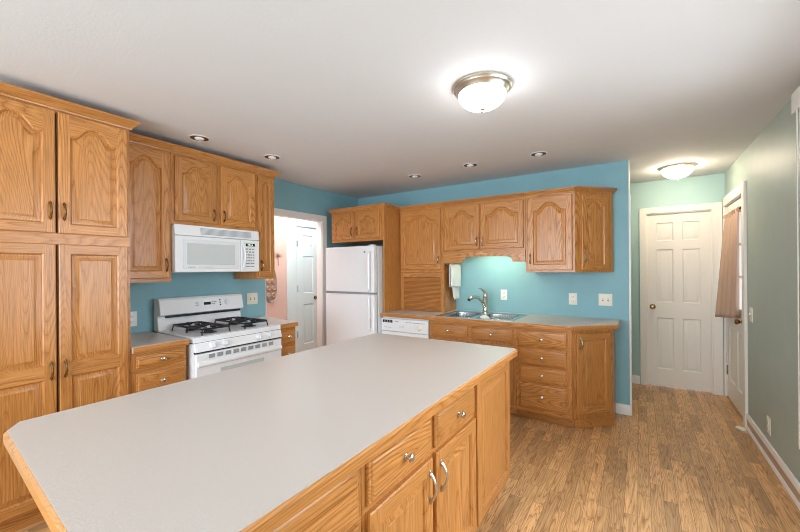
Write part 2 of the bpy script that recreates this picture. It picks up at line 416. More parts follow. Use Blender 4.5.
def drawer_mesh(w, h, t=.021):
    o = lambda i, y: [(i, y, i), (w - i, y, i), (w - i, y, h - i), (i, y, h - i)]
    r = [o(0, 0), o(0, -t + .012), o(.003, -t + .008), o(.009, -t + .007), o(.011, -t + .004), o(.017, -t + .0008), o(.021, -t)]
    return MB().loft(r, 1, True, True)
def knob(parent, x, z, y=-.021, mat=None, r=.0155, name='knob'):
    p = [(.011, 0), (.011, -.002), (.0055, -.006), (.005, -.014), (r * .75, -.017), (r, -.021), (r * .95, -.026), (r * .6, -.0295), (.001, -.0305)]
    mb = MB().lathe(p, (0, 0, 0), 'y', 18)
    return obj(name, mb, mat or NICKEL, parent, (x, y, z))
def pull(parent, x, z, y=-.021, mat=None, L=.098):
    mb = MB(); pts = []; rad = []
    for i in range(15):
        u = i / 14; a = u * PI
        pts.append((0, -.004 - .024 * math.sin(a) ** .8, (u - .5) * L * .82)); rad.append(.0042 + .0035 * (1 - math.sin(a)) + .0012 * math.sin(a) ** 4)
    mb.tube(pts, rad, 8)
    for s in (-1, 1):
        c = []
        rr = []
        for i in range(7):
            u = i / 6; c.append((0, -.003, s * (L * .30 + u * L * .22))); rr.append(.001 + .0085 * math.sin(PI * (u * .9 + .1)) ** .8)
        mb.tube(c, rr, 8, flat=.45)
    return obj('handle', mb, mat or BRASS, parent, (x, y, z))
def cab_door(parent, x, z, w, h, arch=.045, rails=None, hx=None, hz=None, st=.052, mat=None, loc=None, rotz=0, name='door', L=.104):
    d = obj(name, door_mesh(w, h, rails=rails, arch=arch, st=st), OAK, parent, loc or (x, 0, z), rotz)
    if hx is not None: pull(d, hx, hz, mat=mat, L=L)
    return d
def cab_drawer(parent, x, z, w, h, loc=None, rotz=0, kn=True):
    d = obj('drawer', drawer_mesh(w, h), OAK, parent, loc or (x, 0, z), rotz)
    if kn: knob(d, w / 2, h / 2)
    return d
def rails(parent, w_, spans, x0=0):
    for z0, z1 in spans:
        obj('face_rail', MB().box(x0 + .001, -.0012, z0, w_ - .001, .002, z1, 1), OAK, parent)
CROWN = [(0, 0), (.010, 0), (.012, .008), (.018, .012), (.026, .026), (.042, .040), (.046, .044), (.046, .056), (0, .056)]
LROT = PI / 2          # fronts facing +X

# ------------------------------------------------------------------ left wall: pantry, uppers, bases
FX = -2.774            # face frame plane of pantry and bases
P0, P1 = .315, 1.035
t = thing('pantry_cabinet', 'tall oak pantry cabinet with four doors at the left edge', 'cabinet', (FX, P0, 0), LROT)
W_, D_ = P1 - P0, FX - XL
dw = .336
b = MB().box(0, 0, .09, W_, D_ - .003, 2.322); b.box(dw + .0205, -.002, .115, dw + .0275, .001, 1.555, 3); b.box(dw + .0205, -.002, 1.62, dw + .0275, .001, 2.3, 3); b.box(.02, .06, 0, W_ - .002, D_ - .05, .09)  # dark strips on the frame stand in for the shaded interior between doors
obj('body', b, OAK + [DARK], t, bevel=.0015)
obj('toe_kick', MB().box(0, .052, .001, W_ - .002, .06, .09, 1), OAK, t)
rails(t, W_, [(.091, .118), (1.55, 1.625), (2.30, 2.321)])
for i, x in enumerate((.018, .018 + dw + .012)):
    cab_door(t, x, .112, dw, 1.445, arch=0, rails=[(.055, .688), (.765, 1.39)], hx=(dw - .024 if i == 0 else .024), hz=.735)
    cab_door(t, x, 1.618, dw, .688, arch=.075, hx=(dw - .024 if i == 0 else .024), hz=.125)
obj('crown_molding', MB().sweep([(0, 0), (W_, 0), (W_, D_ - .004)], [(o, z + 2.318) for o, z in CROWN], 1), OAK, t)

UX = -3.03; UD = UX - XL - .003
def upper_left(label, y0, y1, z0, doors, ret=False):
    t = thing('wall_cabinet', label, 'cabinet', (UX, y0, z0), LROT)
    w_ = y1 - y0
    obj('body', MB().box(0, 0, 0, w_, UD, 2.322 - z0), OAK, t, bevel=.0015)
    rails(t, w_, [(.001, doors[0][4] - z0 + .008), (2.29 - z0, 2.321 - z0)])
    for (a, b_, hz, side, dz0) in doors:
        cab_door(t, a - y0, dz0 - z0, b_ - a, 2.298 - dz0, arch=.068 if b_ - a > .25 else .03, st=.052 if b_ - a > .25 else .045,
                 hx=(b_ - a - .024 if side > 0 else .024), hz=hz)
    path = [(0, 0), (w_, 0)] + ([(w_, UD)] if ret else [])
    obj('crown_molding', MB().sweep(path, [(o, z + 2.318 - z0) for o, z in CROWN], 1), OAK, t)
    return t
upper_left('oak wall cabinet with one tall arched door between pantry and microwave', 1.037, 1.404, 1.316, [(1.060, 1.384, .1, 1, 1.345)])
upper_left('short oak wall cabinet with two arched doors above the microwave', 1.405, 2.155, 1.765, [(1.428, 1.757, .075, 1, 1.792), (1.799, 2.135, .075, -1, 1.792)])
upper_left('narrow oak wall cabinet right of the microwave', 2.156, 2.362, 1.316, [(2.17, 2.346, .1, -1, 1.345)], True)

def base_left(label, y0, y1, dr):
    t = thing('base_cabinet', label, 'cabinet', (FX, y0, 0), LROT); w_ = y1 - y0
    obj('body', MB().box(0, 0, .09, w_, D_ - .003, .864), OAK, t, bevel=.0015)
    obj('toe_kick', MB().box(0, .055, .001, w_, .068, .09, 1), OAK, t)
    zz = [.0915] + [q for d in sorted((d[2], d[3]) for d in dr) for q in d] + [.863]
    rails(t, w_, [(zz[i], zz[i + 1]) for i in range(0, len(zz), 2)])
    for a, b_, z0, z1 in dr: cab_drawer(t, a - y0, z0, b_ - a, z1 - z0)
    return t
base_left('oak drawer base between the pantry and the range', 1.037, 1.383, [(1.060, 1.372, .755, .837), (1.060, 1.372, .575, .724), (1.060, 1.372, .36, .545), (1.060, 1.372, .12, .33)])
base_left('narrow oak drawer base right of the range', 2.188, 2.395, [(2.21, 2.38, .712, .846), (2.21, 2.38, .54, .69), (2.21, 2.38, .33, .52), (2.21, 2.38, .12, .31)])
BAND = [(0, .866), (.007, .866), (.008, .870), (.008, .896), (.001, .9035), (0, .9035)]
def counter(label, poly, front, extra=None, holes=None):
    t = thing('countertop', label, 'countertop', (poly[0][0], poly[0][1], .865))
    o = Vector((poly[0][0], poly[0][1]))
    mb = MB()
    for q in (holes or [poly]): mb.prism([(x - o.x, y - o.y) for x, y in q], 0, .04, 0)
    obj('top', mb, LAM, t)
    obj('edge_band', MB().sweep([(x - o.x, y - o.y) for x, y in front], [(a, z - .865) for a, z in BAND], 2 if abs(front[1][1] - front[0][1]) > abs(front[1][0] - front[0][0]) else 1), OAK, t)
    return t
CX = -2.742
counter('grey laminate countertop between the pantry and the range', [(XL + .002, 1.037), (CX, 1.037), (CX, 1.384), (XL + .002, 1.384)], [(CX, 1.037), (CX, 1.384)])
counter('small grey laminate countertop right of the range', [(XL + .002, 2.186), (CX, 2.186), (CX, 2.39), (XL + .002, 2.50)], [(CX, 2.186), (CX, 2.39), (XL + .003, 2.50)])

# ------------------------------------------------------------------ microwave
t = thing('microwave', 'white over-the-range microwave under the short wall cabinet', 'microwave', (-3.01, 1.408, 1.387), LROT)
MW, MH = .744, .376
obj('body', MB().box(0, 0, 0, MW, .385, MH), WHITE2, t, bevel=.004)
v = MB().loft([[(0, 0, z0), (MW, 0, z0), (MW, 0, z1), (0, 0, z1)] if k == 0 else [(0, -.028 + s, z0), (MW, -.028 + s, z0), (MW, -.02, z1), (0, -.02, z1)] for k, (z0, z1, s) in enumerate([(.292, MH, 0), (.292, MH, 0)])], 0)
vt = obj('vent_grille', v, [WHITE, VENTG], t, bevel=.003)
g = MB()
for i in range(6): g.box(.2, -.032 + i * .0013, .309 + i * .009, .66, -.02, .3125 + i * .009, 0)
obj('louvre', g, MARK, vt)
d = MB().box(0, -.03, .002, .553, 0, .288)
dr = obj('door', d, WHITE, t, bevel=.005)
obj('window_frame', MB().box(.06, -.034, .03, .53, -.028, .262), WHITE2, dr, bevel=.003)
obj('window', MB().box(.088, -.036, .062, .495, -.03, .232), GREYW, dr, bevel=.003)
m = MB()
for i in range(5): m.box(.095 + i * .012, -.0345, .038, .103 + i * .012, -.033, .045)
obj('brand_mark', m, MARK, dr); m = MB()
for i in range(10): m.box(.175 + i * .012, -.0345, .04, .185 + i * .012, -.033, .044)
obj('brand_mark', m, MARK, dr)
h = MB().tube([(.568, -.03, .02)] + [(.568 + .012 * math.sin(PI * u), -.034 - .024 * math.sin(PI * u), .02 + .25 * u) for u in (.1, .25, .4, .5, .6, .75, .9)] + [(.568, -.03, .272)], .009, 8)
obj('handle', h, WHITE, dr)
p = obj('control_panel', MB().box(.556, -.03, .002, MW, 0, .288), WHITE, t, bevel=.005)
obj('display', MB().box(.605, -.0325, .232, .695, -.029, .256), LED, p)
m = MB()
for i in range(4): m.box(.622 + i * .014, -.0335, .239, .63 + i * .014, -.032, .249)
obj('digit', m, GREEN, p)
m = MB()
for r in range(7):
    n_ = 4 if r in (2, 3, 4) else 3 if r < 2 else 2
    for c in range(n_):
        ww = .094 / n_ - .008; x = .603 + c * .094 / n_
        m.box(x, -.0318, .2 - r * .026, x + ww, -.0295, .2 - r * .026 + (.011 if r != 6 else .008))
obj('keypad', m, MARK, p)

# ------------------------------------------------------------------ range
RF = -2.735
t = thing('gas_range', 'white gas range with black grates between the drawer bases', 'range', (RF, 1.412, 0), LROT)
RW = .770; RD = RF - XL - .008
obj('body', MB().box(0, 0, .03, RW, RD - .02, .862).box(.03, .05, 0, RW - .03, RD - .1, .03), WHITE, t, bevel=.003)
ct = MB().box(0, -.012, .868, RW, RD - .1, .905); ct.box(0, -.012, .862, RW, RD - .1, .868, 1)
ct.box(.012, .012, .905, RW - .012, RD - .115, .9075)
obj('cooktop', ct, [WHITE, DARK], t, bevel=.004)
# sloping control strip
c0 = [(0, -.004, .80), (0, -.004, .866), (0, -.014, .866), (0, -.036, .80)]
cs = obj('control_strip', MB().loft([c0, [(RW, y, z) for _, y, z in c0]], 0), WHITE, t, bevel=.004)
for x in (.135, .235, .535, .635):
    kb = MB().lathe([(.026, 0), (.026, -.006), (.021, -.012), (.019, -.022), (.0165, -.024), (.001, -.0245)], (0, 0, 0), 'y', 22); kb.box(-.0035, -.032, -.019, .0035, -.02, .019)
    obj('burner_knob', kb, WHITE2, cs, (x, -.023, .835), rot=(-.32, 0, 0))
obj('shadow_gap', MB().box(.004, -.014, .788, RW - .004, .0, .80), DARK, t)
od = MB().box(.004, -.03, .185, RW - .004, -.001, .785)
od = obj('oven_door', od, WHITE, t, bevel=.006)
obj('oven_window', MB().box(.19, -.033, .40, .58, -.029, .655), GREYW, od, bevel=.004)
hb = MB()
for q in (0,):
    s0 = [(.012, -.03, .685), (.012, -.044, .69), (.012, -.052, .705), (.012, -.046, .722), (.012, -.03, .735)]
    hb.loft([s0, [(RW - .012, y, z) for _, y, z in s0]], 0)
obj('handle', hb, WHITE, od, bevel=.004)
vg = MB()
for i in range(9):
    x = .10 + i * .066; vg.box(x, -.0325, .744, x + .046, -.029, .774)
obj('vent_slot', vg, VENTG, od)
obj('storage_drawer', MB().box(.004, -.028, .04, RW - .004, -.001, .178), WHITE, t, bevel=.006)
# backguard
yb = RD - .1
s0 = [(.012, yb, .9), (.012, yb + .02, 1.02), (.012, yb - .035, 1.035), (.012, yb - .012, 1.155), (.012, yb + .008, 1.172), (.012, yb + .085, 1.172), (.012, yb + .085, .9)]
bg = obj('backguard', MB().loft([s0, [(RW - .012, y, z) for _, y, z in s0]], 0), WHITE, t, bevel=.004)
obj('vent_slot', MB().box(.07, yb - .006, 1.008, RW - .03, yb + .03, 1.026), BLACK, bg)
TL = math.atan2(.023, .12)
def onbg(name, mb, mat, x, z):
    y = yb - .035 + (z - 1.035) * .023 / .12
    return obj(name, mb, mat, bg, (x, y - .001, z), rot=(-TL, 0, 0))
onbg('display', MB().box(-.03, -.002, -.012, .03, .002, .012), LED, .405, 1.105)
m = MB()
for x, z in ((-.1, .01), (-.085, .01), (-.1, -.01), (-.085, -.01)): m.box(x - .005, -.002, z - .004, x + .005, .001, z + .004)
onbg('keypad', m, MARK, .405, 1.105)
m = MB()
for x, z in ((.05, .01), (.065, .01), (.08, .01), (.05, -.008), (.065, -.008)): m.box(x - .005, -.002, z - .004, x + .005, .001, z + .004)
onbg('keypad', m, MARK, .405, 1.105)
m = MB()
for z in (-.024, -.002, .02): m.lathe([(.006, .001), (.006, -.002), (.001, -.0025)], (0, 0, z), 'y', 12)
onbg('indicator', m, LED, .525, 1.108)
onbg('burner_knob', MB().lathe([(.024, 0), (.024, -.004), (.018, -.01), (.016, -.02), (.001, -.021)], (0, 0, 0), 'y', 22), WHITE2, .585, 1.108)
# burners and grates
for gx in (.205, .565):
    for gy in (.16, .39):
        bm_ = MB().lathe([(.062, .906), (.062, .9085), (.05, .912), (.034, .912), (.034, .922), (.03, .926), (.001, .927)], (gx, gy, 0), 'z', 24)
        obj('burner', bm_, [BLACK], t)
    g = MB()
    a, z = .112, .952
    for gy in (.16, .39):
        loop = []
        for sx, sy in ((-1, -1), (1, -1), (1, 1), (-1, 1)):
            for k in range(4):
                an = math.atan2(sy, sx) + (k - 1.5) * .35
                loop.append((gx + sx * (a - .02) + .02 * math.cos(an), gy + sy * (a - .02) + .02 * math.sin(an), z))
        g.tube(loop, .0075, 6, 0, True)
        for k in range(4):
            an = k * PI / 2
            cx_, cy_ = math.cos(an), math.sin(an)
            g.tube([(gx + cx_ * a, gy + cy_ * a, z), (gx + cx_ * a * .8, gy + cy_ * a * .8, z + .006), (gx + cx_ * .03, gy + cy_ * .03, z + .006)], .0075, 6)
        for k in range(4):
            an = k * PI / 2 + PI / 4; cx_, cy_ = math.cos(an), math.sin(an)
            g.tube([(gx + cx_ * a * 1.28, gy + cy_ * a * 1.28, z), (gx + cx_ * .06, gy + cy_ * .06, z + .004)], .006, 6)
        for sx in (-1, 1):
            for sy in (-1, 1):
                g.tube([(gx + sx * (a - .006), gy + sy * (a - .006), z), (gx + sx * (a + .002), gy + sy * (a + .002), .906)], .005, 6)
    obj('grate', g, BLACK, t)

# ------------------------------------------------------------------ island
IX0, IX1, IY0, IY1 = -1.721, -.640, .27, 2.292
t = thing('countertop', 'large speckled beige laminate top of the kitchen island', 'countertop', (-1.2, 1.2, .865))
poly = [(-1.656, .284), (IX1 - .05, .222), (IX1, .27), (IX1, IY1 - .02), (IX1 - .02, IY1), (IX0 + .02, IY1), (IX0, IY1 - .02), (IX0, .324)]
obj('top', MB().prism([(x + 1.2, y - 1.2) for x, y in poly], 0, .04), LAM, t)
pp = [(x + 1.2, y - 1.2) for x, y in poly]
obj('edge_band', MB().sweep(pp, [(a, z - .865) for a, z in BAND], 2, True), OAK, t)
IF = -.694; IBX = -1.36
def island_unit(label, y0, y1, parts):
    t = thing('island_cabinet', label, 'cabinet', (IF, y0, 0), LROT); w_ = y1 - y0
    obj('body', MB().box(0, 0, .095, w_, IF - IBX, .8645), OAK, t, bevel=.0015)
    obj('toe_kick', MB().box(0, .065, .001, w_, .08, .095, 1), OAK, t)
    zz = [.0965] + [q for d in sorted(set((p[3], p[4]) for p in parts)) for q in d] + [.8635]
    rails(t, w_, [(zz[i], zz[i + 1]) for i in range(0, len(zz), 2)])
    for p in parts:
        if p[0] == 'drawer': cab_drawer(t, p[1] - y0, p[3], p[2] - p[1], p[4] - p[3])
        else:
            wd = p[2] - p[1]; hx = {1: wd - .030, -1: .030, 0: None}[p[5]]
            cab_door(t, p[1] - y0, p[3], wd, p[4] - p[3], arch=0, hx=hx, hz=p[4] - p[3] - .10, mat=NICKEL, L=.128)
    return t
island_unit('near oak section of the island with a bank of drawers', .33, .842, [('drawer', .355, .818, .685, .84), ('drawer', .355, .818, .48, .66), ('drawer', .355, .818, .14, .455)])
island_unit('middle oak section of the island with two drawers over two doors', .844, 1.708, [('drawer', .862, 1.254, .69, .832), ('drawer', 1.287, 1.698, .69, .832), ('door', .862, 1.254, .125, .672, 1), ('door', 1.287, 1.698, .125, .672, -1)])
island_unit('far oak section of the island with one tall panel and no handle', 1.71, 2.262, [('door', 1.722, 2.250, .125, .84, 0)])

# ------------------------------------------------------------------ back wall bases
BF = 3.43
t = thing('dishwasher', 'white dishwasher under the sink counter beside the refrigerator', 'dishwasher', (-2.49, BF, 0))
obj('body', MB().box(.004, .0, .1, .61, .6, .86).box(.02, .06, 0, .59, .5, .1), WHITE2, t, bevel=.002)
obj('door', MB().box(.004, -.022, .1, .61, -.001, .70), WHITE, t, bevel=.004)
cp_ = obj('control_panel', MB().box(.004, -.03, .706, .61, -.001, .846), WHITE, t, bevel=.005)
m = MB()
for i in range(6): m.box(.026 + i * .023, -.0325, .80, .044 + i * .023, -.029, .83)
obj('vent_slot', m, DARK, cp_)
m = MB()
for i in range(4): m.box(.19 + i * .013, -.0315, .815, .2 + i * .013, -.029, .824)
obj('printed_mark', m, MARK, cp_); m = MB()
for i in range(14): m.box(.34 + i * .017, -.0315, .812, .352 + i * .017, -.029, .818)
obj('printed_mark', m, MARK, cp_); m = MB()
for i in range(5): m.box(.05 + i * .02, -.0315, .745, .062 + i * .02, -.029, .75)
obj('printed_mark', m, MARK, cp_)
obj('latch', MB().box(.25, -.036, .75, .315, -.03, .773), WHITE2, cp_, bevel=.003)
obj('dial', MB().lathe([(.03, 0), (.03, -.004), (.022, -.01), (.02, -.022), (.001, -.023)], (0, 0, 0), 'y', 24), PLATE, cp_, (.505, -.03, .765))

def base_back(label, x0, x1, parts):
    t = thing('base_cabinet', label, 'cabinet', (x0, BF, 0)); w_ = x1 - x0
    obj('body', MB().box(0, 0, .1, w_, YB - BF - .003, .70 if 'sink' in label.split()[1:2] else .864), OAK, t, bevel=.0015)
    obj('toe_kick', MB().box(0, .095, .001, w_, .108, .1, 1), OAK, t)
    zz = [.1015] + [q for d in sorted(set((p[3], p[4]) for p in parts)) for q in d] + [.8635]
    rails(t, w_, [(zz[i], zz[i + 1]) for i in range(0, len(zz), 2) if zz[i + 1] < .7 or 'steel sink' not in label])
    for p in parts:
        if p[0] == 'drawer': cab_drawer(t, p[1] - x0, p[3], p[2] - p[1], p[4] - p[3])
        else:
            wd = p[2] - p[1]
            cab_door(t, p[1] - x0, p[3], wd, p[4] - p[3], arch=0, hx={1: wd - .024, -1: .024}[p[5]], hz=p[4] - p[3] - .085, mat=NICKEL)
    return t
sb = base_back('oak sink base with two drawer fronts beneath the steel sink', -1.874, -.966, [('drawer', -1.852, -1.445, .70, .834), ('drawer', -1.402, -.99, .70, .834), ('door', -1.852, -1.445, .13, .675, 1), ('door', -1.402, -.99, .13, .675, -1)])
obj('face_rail', MB().box(0, 0, .70, .908, .018, .864, 1), OAK, sb)
base_back('oak base with a stack of four drawers right of the sink', -.965, -.49, [('drawer', -.935, -.533, .693, .838), ('drawer', -.935, -.533, .528, .678), ('drawer', -.935, -.533, .378, .513), ('drawer', -.935, -.533, .14, .365)])
t = thing('corner_base_cabinet', 'oak base cabinet with angled door at the right end of the sink counter', 'cabinet', (-.488, BF, 0))
E_ = (.285, .285)
obj('body', MB().prism([(0, 0), E_, (.285, YB - BF - .003), (0, YB - BF - .003)], .1, .864), OAK, t, bevel=.0015)
i_ = .012
obj('toe_kick', MB().prism([(-.0, .095), (.04, .096), (.283, .34), (.283, .66), (0, .66)], .001, .0995, 1), OAK, t)
q = .7071
cab_door(t, 0, 0, .335, .69, arch=0, hx=.026, hz=.61, mat=NICKEL, loc=(.033 * q, .033 * q, .145), rotz=PI / 4)

CYF = 3.388
x0, x1 = -2.484, -.158
KX, KY = -.500, CYF
SKX0, SKX1, SKY0, SKY1 = -1.785, -1.02, 3.445, 3.985
front = [(x0, CYF), (KX, CYF), (x1 - .008, CYF + (x1 - .008 - KX)), (x1 - .008, YB - .002)]
holes = [[(x0, CYF), (SKX0, CYF), (SKX0, YB - .002), (x0, YB - .002)], [(SKX0, CYF), (SKX1, CYF), (SKX1, SKY0), (SKX0, SKY0)],
         [(SKX0, SKY1), (SKX1, SKY1), (SKX1, YB - .002), (SKX0, YB - .002)],
         [(SKX1, CYF), (KX, CYF), (x1 - .008, CYF + (x1 - .008 - KX)), (x1 - .008, YB - .002), (SKX1, YB - .002)]]
counter('long beige laminate countertop along the back wall holding the sink', [(x0, CYF)], front, holes=holes)

# sink
t = thing('kitchen_sink', 'double bowl stainless steel sink set in the back counter', 'sink', (-1.4025, 3.715, .905))
rx, ry = .405, .29
B1 = (-.345, -.03); B2 = (.03, .345); BY0, BY1 = -.245, .17
rim = MB(); xs = [-rx, B1[0], B1[1], B2[0], B2[1], rx]; ys = [-ry, BY0, BY1, ry]
for i in range(5):
    for j in range(3):
        if j == 1 and i in (1, 3): continue
        rim.box(xs[i], ys[j], .0005, xs[i + 1], ys[j + 1], .005)
obj('rim', rim, STEEL, t)
for (a, b_) in (B1, B2):
    def rr(ins, z, r=.05):
        out = []
        for sx, sy, a0 in ((1, 1, 0), (-1, 1, 90), (-1, -1, 180), (1, -1, 270)):
            cx_ = (b_ - ins - r) if sx > 0 else (a + ins + r); cy_ = (BY1 - ins - r) if sy > 0 else (BY0 + ins + r)
            for k in range(5):
                an = math.radians(a0 + k * 22.5); out.append((cx_ + r * math.cos(an), cy_ + r * math.sin(an), z))
        return out
    bw_ = MB().loft([rr(-.004, .004), rr(.0, .001), rr(.008, -.15), rr(.03, -.17, .04)], 0, True, False)
    last = rr(.03, -.17, .04); bw_.add(last, [tuple(range(len(last)))], 0)
    ob = obj('basin', bw_, STEEL, t)
    sm = ob.modifiers.new('thickness', 'SOLIDIFY'); sm.thickness = .002; sm.offset = -1
    obj('drain', MB().lathe([(.042, -.169), (.042, -.166), (.03, -.1665), (.001, -.168)], ((a + b_) / 2, -.03, 0), 'z', 20), CHROME, ob)
# faucet
t = thing('faucet', 'brushed nickel pull-out faucet standing behind the sink bowls', 'faucet', (-1.447, 3.948, .910))
obj('body', MB().lathe([(.034, 0), (.034, .007), (.028, .014), (.025, .03), (.024, .16), (.027, .17), (.027, .205), (.021, .222), (.001, .226)], n=20), NICKEL, t)
sp = [(0, 0, .05), (-.004, -.03, .085), (-.012, -.08, .135), (-.022, -.14, .170), (-.034, -.20, .185), (-.046, -.26, .184), (-.056, -.31, .172), (-.060, -.33, .162)]
obj('spout', MB().tube(sp, [.018, .018, .018, .018, .019, .021, .021, .017], 12), NICKEL, t)
obj('lever', MB().tube([(0, 0, .205), (-.006, -.02, .235), (-.02, -.06, .262), (-.034, -.105, .274)], [.014, .013, .010, .007], 8), NICKEL, t)

# things in the sink
t = thing('dish_rack', 'grey wire dish rack in the right sink bowl', 'dish rack', (-1.152, 3.70, .737))
g = MB()
for z in (.02, .095, .172): g.tube([(-.085, -.19, z), (.085, -.19, z), (.085, .13, z), (-.085, .13, z)], .003, 6, 0, True)
for i in range(9):
    x = -.08 + i * .02; g.tube([(x, -.19, .172), (x, -.19, .02), (x, .13, .02), (x, .13, .172)], .002, 5)
for sx in (-1, 1):
    for sy in (-.18, .12): g.tube([(sx * .08, sy, .02), (sx * .115, sy, .002)], .004, 6)
obj('wire_basket', g, plain('rack_wire', (200, 200, 198), .35, metal=.6), t)
def lathe_thing(name, label, cat, loc, prof, mat, rot=(0, 0, 0)):
    o = obj(name, MB().lathe(prof, n=28), mat, None, loc, rot=rot); return tag(o, label, cat)
lathe_thing('bowl', 'white bowl lying upside down in the right sink bowl', 'bowl', (-1.316, 3.56, .737),
            [(.001, .188), (.018, .188), (.020, .194), (.026, .188), (.044, .178), (.053, .155), (.056, .10), (.057, .002), (.053, .002), (.051, .10), (.046, .155), (.001, .178)], plain('white_glaze', (238, 238, 236), .2))
lathe_thing('cup', 'small white cup in the dish rack in the right sink bowl', 'cup', (-1.205, 3.56, .762),
            [(.001, 0), (.028, 0), (.036, .14), (.033, .14), (.026, .006), (.001, .006)], plain('white_cup_glaze', (240, 240, 240), .2))
# towel and its bar, on the side of the corner cabinet
t = thing('towel_bar', 'steel towel bar on the side of the oak cabinet by the sink', 'towel bar', (-1.868, 3.92, 1.452))
obj('rail', MB().tube([(.05, -.12, 0), (.05, .17, 0)], .006, 8), STEEL, t)
for y in (-.118, .168): obj('bracket', MB().tube([(.003, y, 0), (.05, y, 0)], .006, 8).lathe([(.015, .0), (.015, .006)], (0, y, 0), 'x', 12), STEEL, t)
tw = MB(); rows = 26; cols = 16; L1, L2 = .25, .40
def towel_pt(u, s):
    y = 3.80 + .28 * u
    back = s < 0
    Ln = (L1 + .02 * u) if not back else (.26 + .15 * min(1, max(0, (u - .30) / .10)))
    k = abs(s)
    x = -1.808 + (.011 if not back else -.013) * min(1, k * 8) + .006 * math.sin(u * 11 + (2 if back else 0)) * k
    z = 1.452 + .008 * (1 - min(1, k * 8)) - Ln * k
    return (x, y + (.012 * k * math.sin(3 * u)), z)
vs = []; fs = []
ss = [-1 + 2 * j / rows for j in range(rows + 1)]
for j, s in enumerate(ss):
    for i in range(cols + 1): vs.append(towel_pt(i / cols, s))
for j in range(rows):
    for i in range(cols): fs.append((j * (cols + 1) + i, j * (cols + 1) + i + 1, (j + 1) * (cols + 1) + i + 1, (j + 1) * (cols + 1) + i))
tw.add(vs, fs); o = obj('towel', tw, CLOTH, sharp=180); tag(o, 'white cloth towel hanging beside the sink under the cabinets', 'towel')
sm = o.modifiers.new('thickness', 'SOLIDIFY'); sm.thickness = .004; sm.offset = 0

# ------------------------------------------------------------------ back wall uppers
UF = 3.76; UB = YB - UF - .003; UT = 2.118
FZ0, FZ1 = 1.738, UT
t = thing('refrigerator_cabinet', 'oak cabinet with two small arched doors above the refrigerator', 'cabinet', (-3.275, 3.425, 0))
obj('body', MB().box(0, 0, FZ0, .80, YB - 3.425 - .003, FZ1), OAK, t, bevel=.0015)
cab_door(t, .03, FZ0 + .03, .345, .325, arch=.06, hx=.322, hz=.09)
cab_door(t, .412, FZ0 + .03, .345, .325, arch=.06, hx=.023, hz=.09)
CRB = [(o * .8, z * .75) for o, z in CROWN]
obj('crown_molding', MB().sweep([(0, .6), (0, 0), (.80, 0)], [(o, z + UT - .004) for o, z in CRB], 1), OAK, t)

t = thing('end_panel', 'tall oak end panel standing on the counter right of the refrigerator', 'cabinet panel', (-2.474, 3.425, .906))
obj('board', MB().box(0, 0, 0, .019, YB - 3.425 - .003, UT - .906), OAK, t, bevel=.0015)
obj('crown_molding', MB().sweep([(0, 0), (.0185, 0), (.0185, UF - 3.425 - .036)], [(o, z + UT - .004 - .906) for o, z in CRB], 2), OAK, t)
t = thing('corner_wall_cabinet', 'oak wall cabinet with arched door over the appliance garage', 'cabinet', (-2.454, UF, 1.36))
obj('body', MB().box(0, 0, 0, .585, UB, UT - 1.36), OAK, t, bevel=.0015)
rails(t, .585, [(.001, .04), (.725, UT - 1.362)])
cab_door(t, .016, .035, .54, .695, arch=.075, hx=.516, hz=.11, mat=NICKEL)
obj('crown_molding', MB().sweep([(0.002, 0), (.585, 0)], [(o, z + UT - 1.364) for o, z in CRB], 1), OAK, t)
t = thing('appliance_garage', 'oak appliance garage with slatted roll door on the back counter', 'cabinet', (-2.454, UF, .906))
obj('body', MB().box(0, 0, 0, .045, UB, .453).box(.545, 0, 0, .585, UB, .453).box(.045, 0, .40, .545, UB, .453, 1).box(.045, .03, 0, .545, UB, .4), OAK, t, bevel=.0015)
g = MB()
for i in range(26): g.lathe([(.0075, .046), (.0075, .544)], (0, .016, .008 + i * .0151), 'x', 8)
obj('roll_door', g, WALNUT, t)

t = thing('sink_wall_cabinet', 'short oak wall cabinet with two arched doors and scalloped valance above the sink', 'cabinet', (-1.868, UF, 1.585))
w_ = .912
obj('body', MB().box(0, 0, 0, w_, UB, UT - 1.585), OAK, t, bevel=.0015)
rails(t, w_, [(.001, .03), (.50, UT - 1.587)])
cab_door(t, .03, .024, .40, .482, arch=.07, hx=.375, hz=.08, mat=NICKEL)
cab_door(t, .448, .024, .445, .482, arch=.07, hx=.024, hz=.08, mat=NICKEL)
obj('crown_molding', MB().sweep([(0, 0), (w_, 0)], [(o, z + UT - 1.589) for o, z in CRB], 1), OAK, t)
# valance profile
va = [(0, 0), (0, -.118)]
va += [(.222, -.118), (.222, -.108)]
for k in range(9): a = k / 8 * PI / 2; va.append((.222 + .045 * math.sin(a) ** 1.3, -.108 + .050 * (1 - math.cos(a))))
for k in range(1, 12): u = k / 12; va.append((.267 + .443 * u, -.058 + .004 * math.sin(PI * u)))
for k in range(9): a = k / 8 * PI / 2; va.append((.71 + .075 * math.sin(a), -.108 + .050 * math.cos(a)))
va += [(.785, -.118), (w_, -.118), (w_, 0)]
n = len(va); mb = MB(); mb.add([(x, -.019, z) for x, z in va] + [(x, 0, z) for x, z in va], [tuple(range(n)), tuple(range(n, 2 * n))[::-1]] + [(i, (i + 1) % n, n + (i + 1) % n, n + i) for i in range(n)], 1)
vl = obj('valance', mb, OAK, t)
ap = MB()
for s, l in ((0, 0), (-1, 1), (1, 1), (-1, 2), (1, 2)):
    cx_ = .455 + s * l * .026; L_ = .022 - l * .003
    ap.lathe([(.001, -L_), (.015 - l * .002, -L_ * .4), (.015 - l * .002, L_ * .3), (.001, L_)], (cx_, -.019, -.02 - l * .006), 'x' if l else 'z', 10)
obj('carved_applique', ap, oak('oak_carving', 'x', (236, 190, 138), (226, 176, 122), (200, 146, 92)), vl)
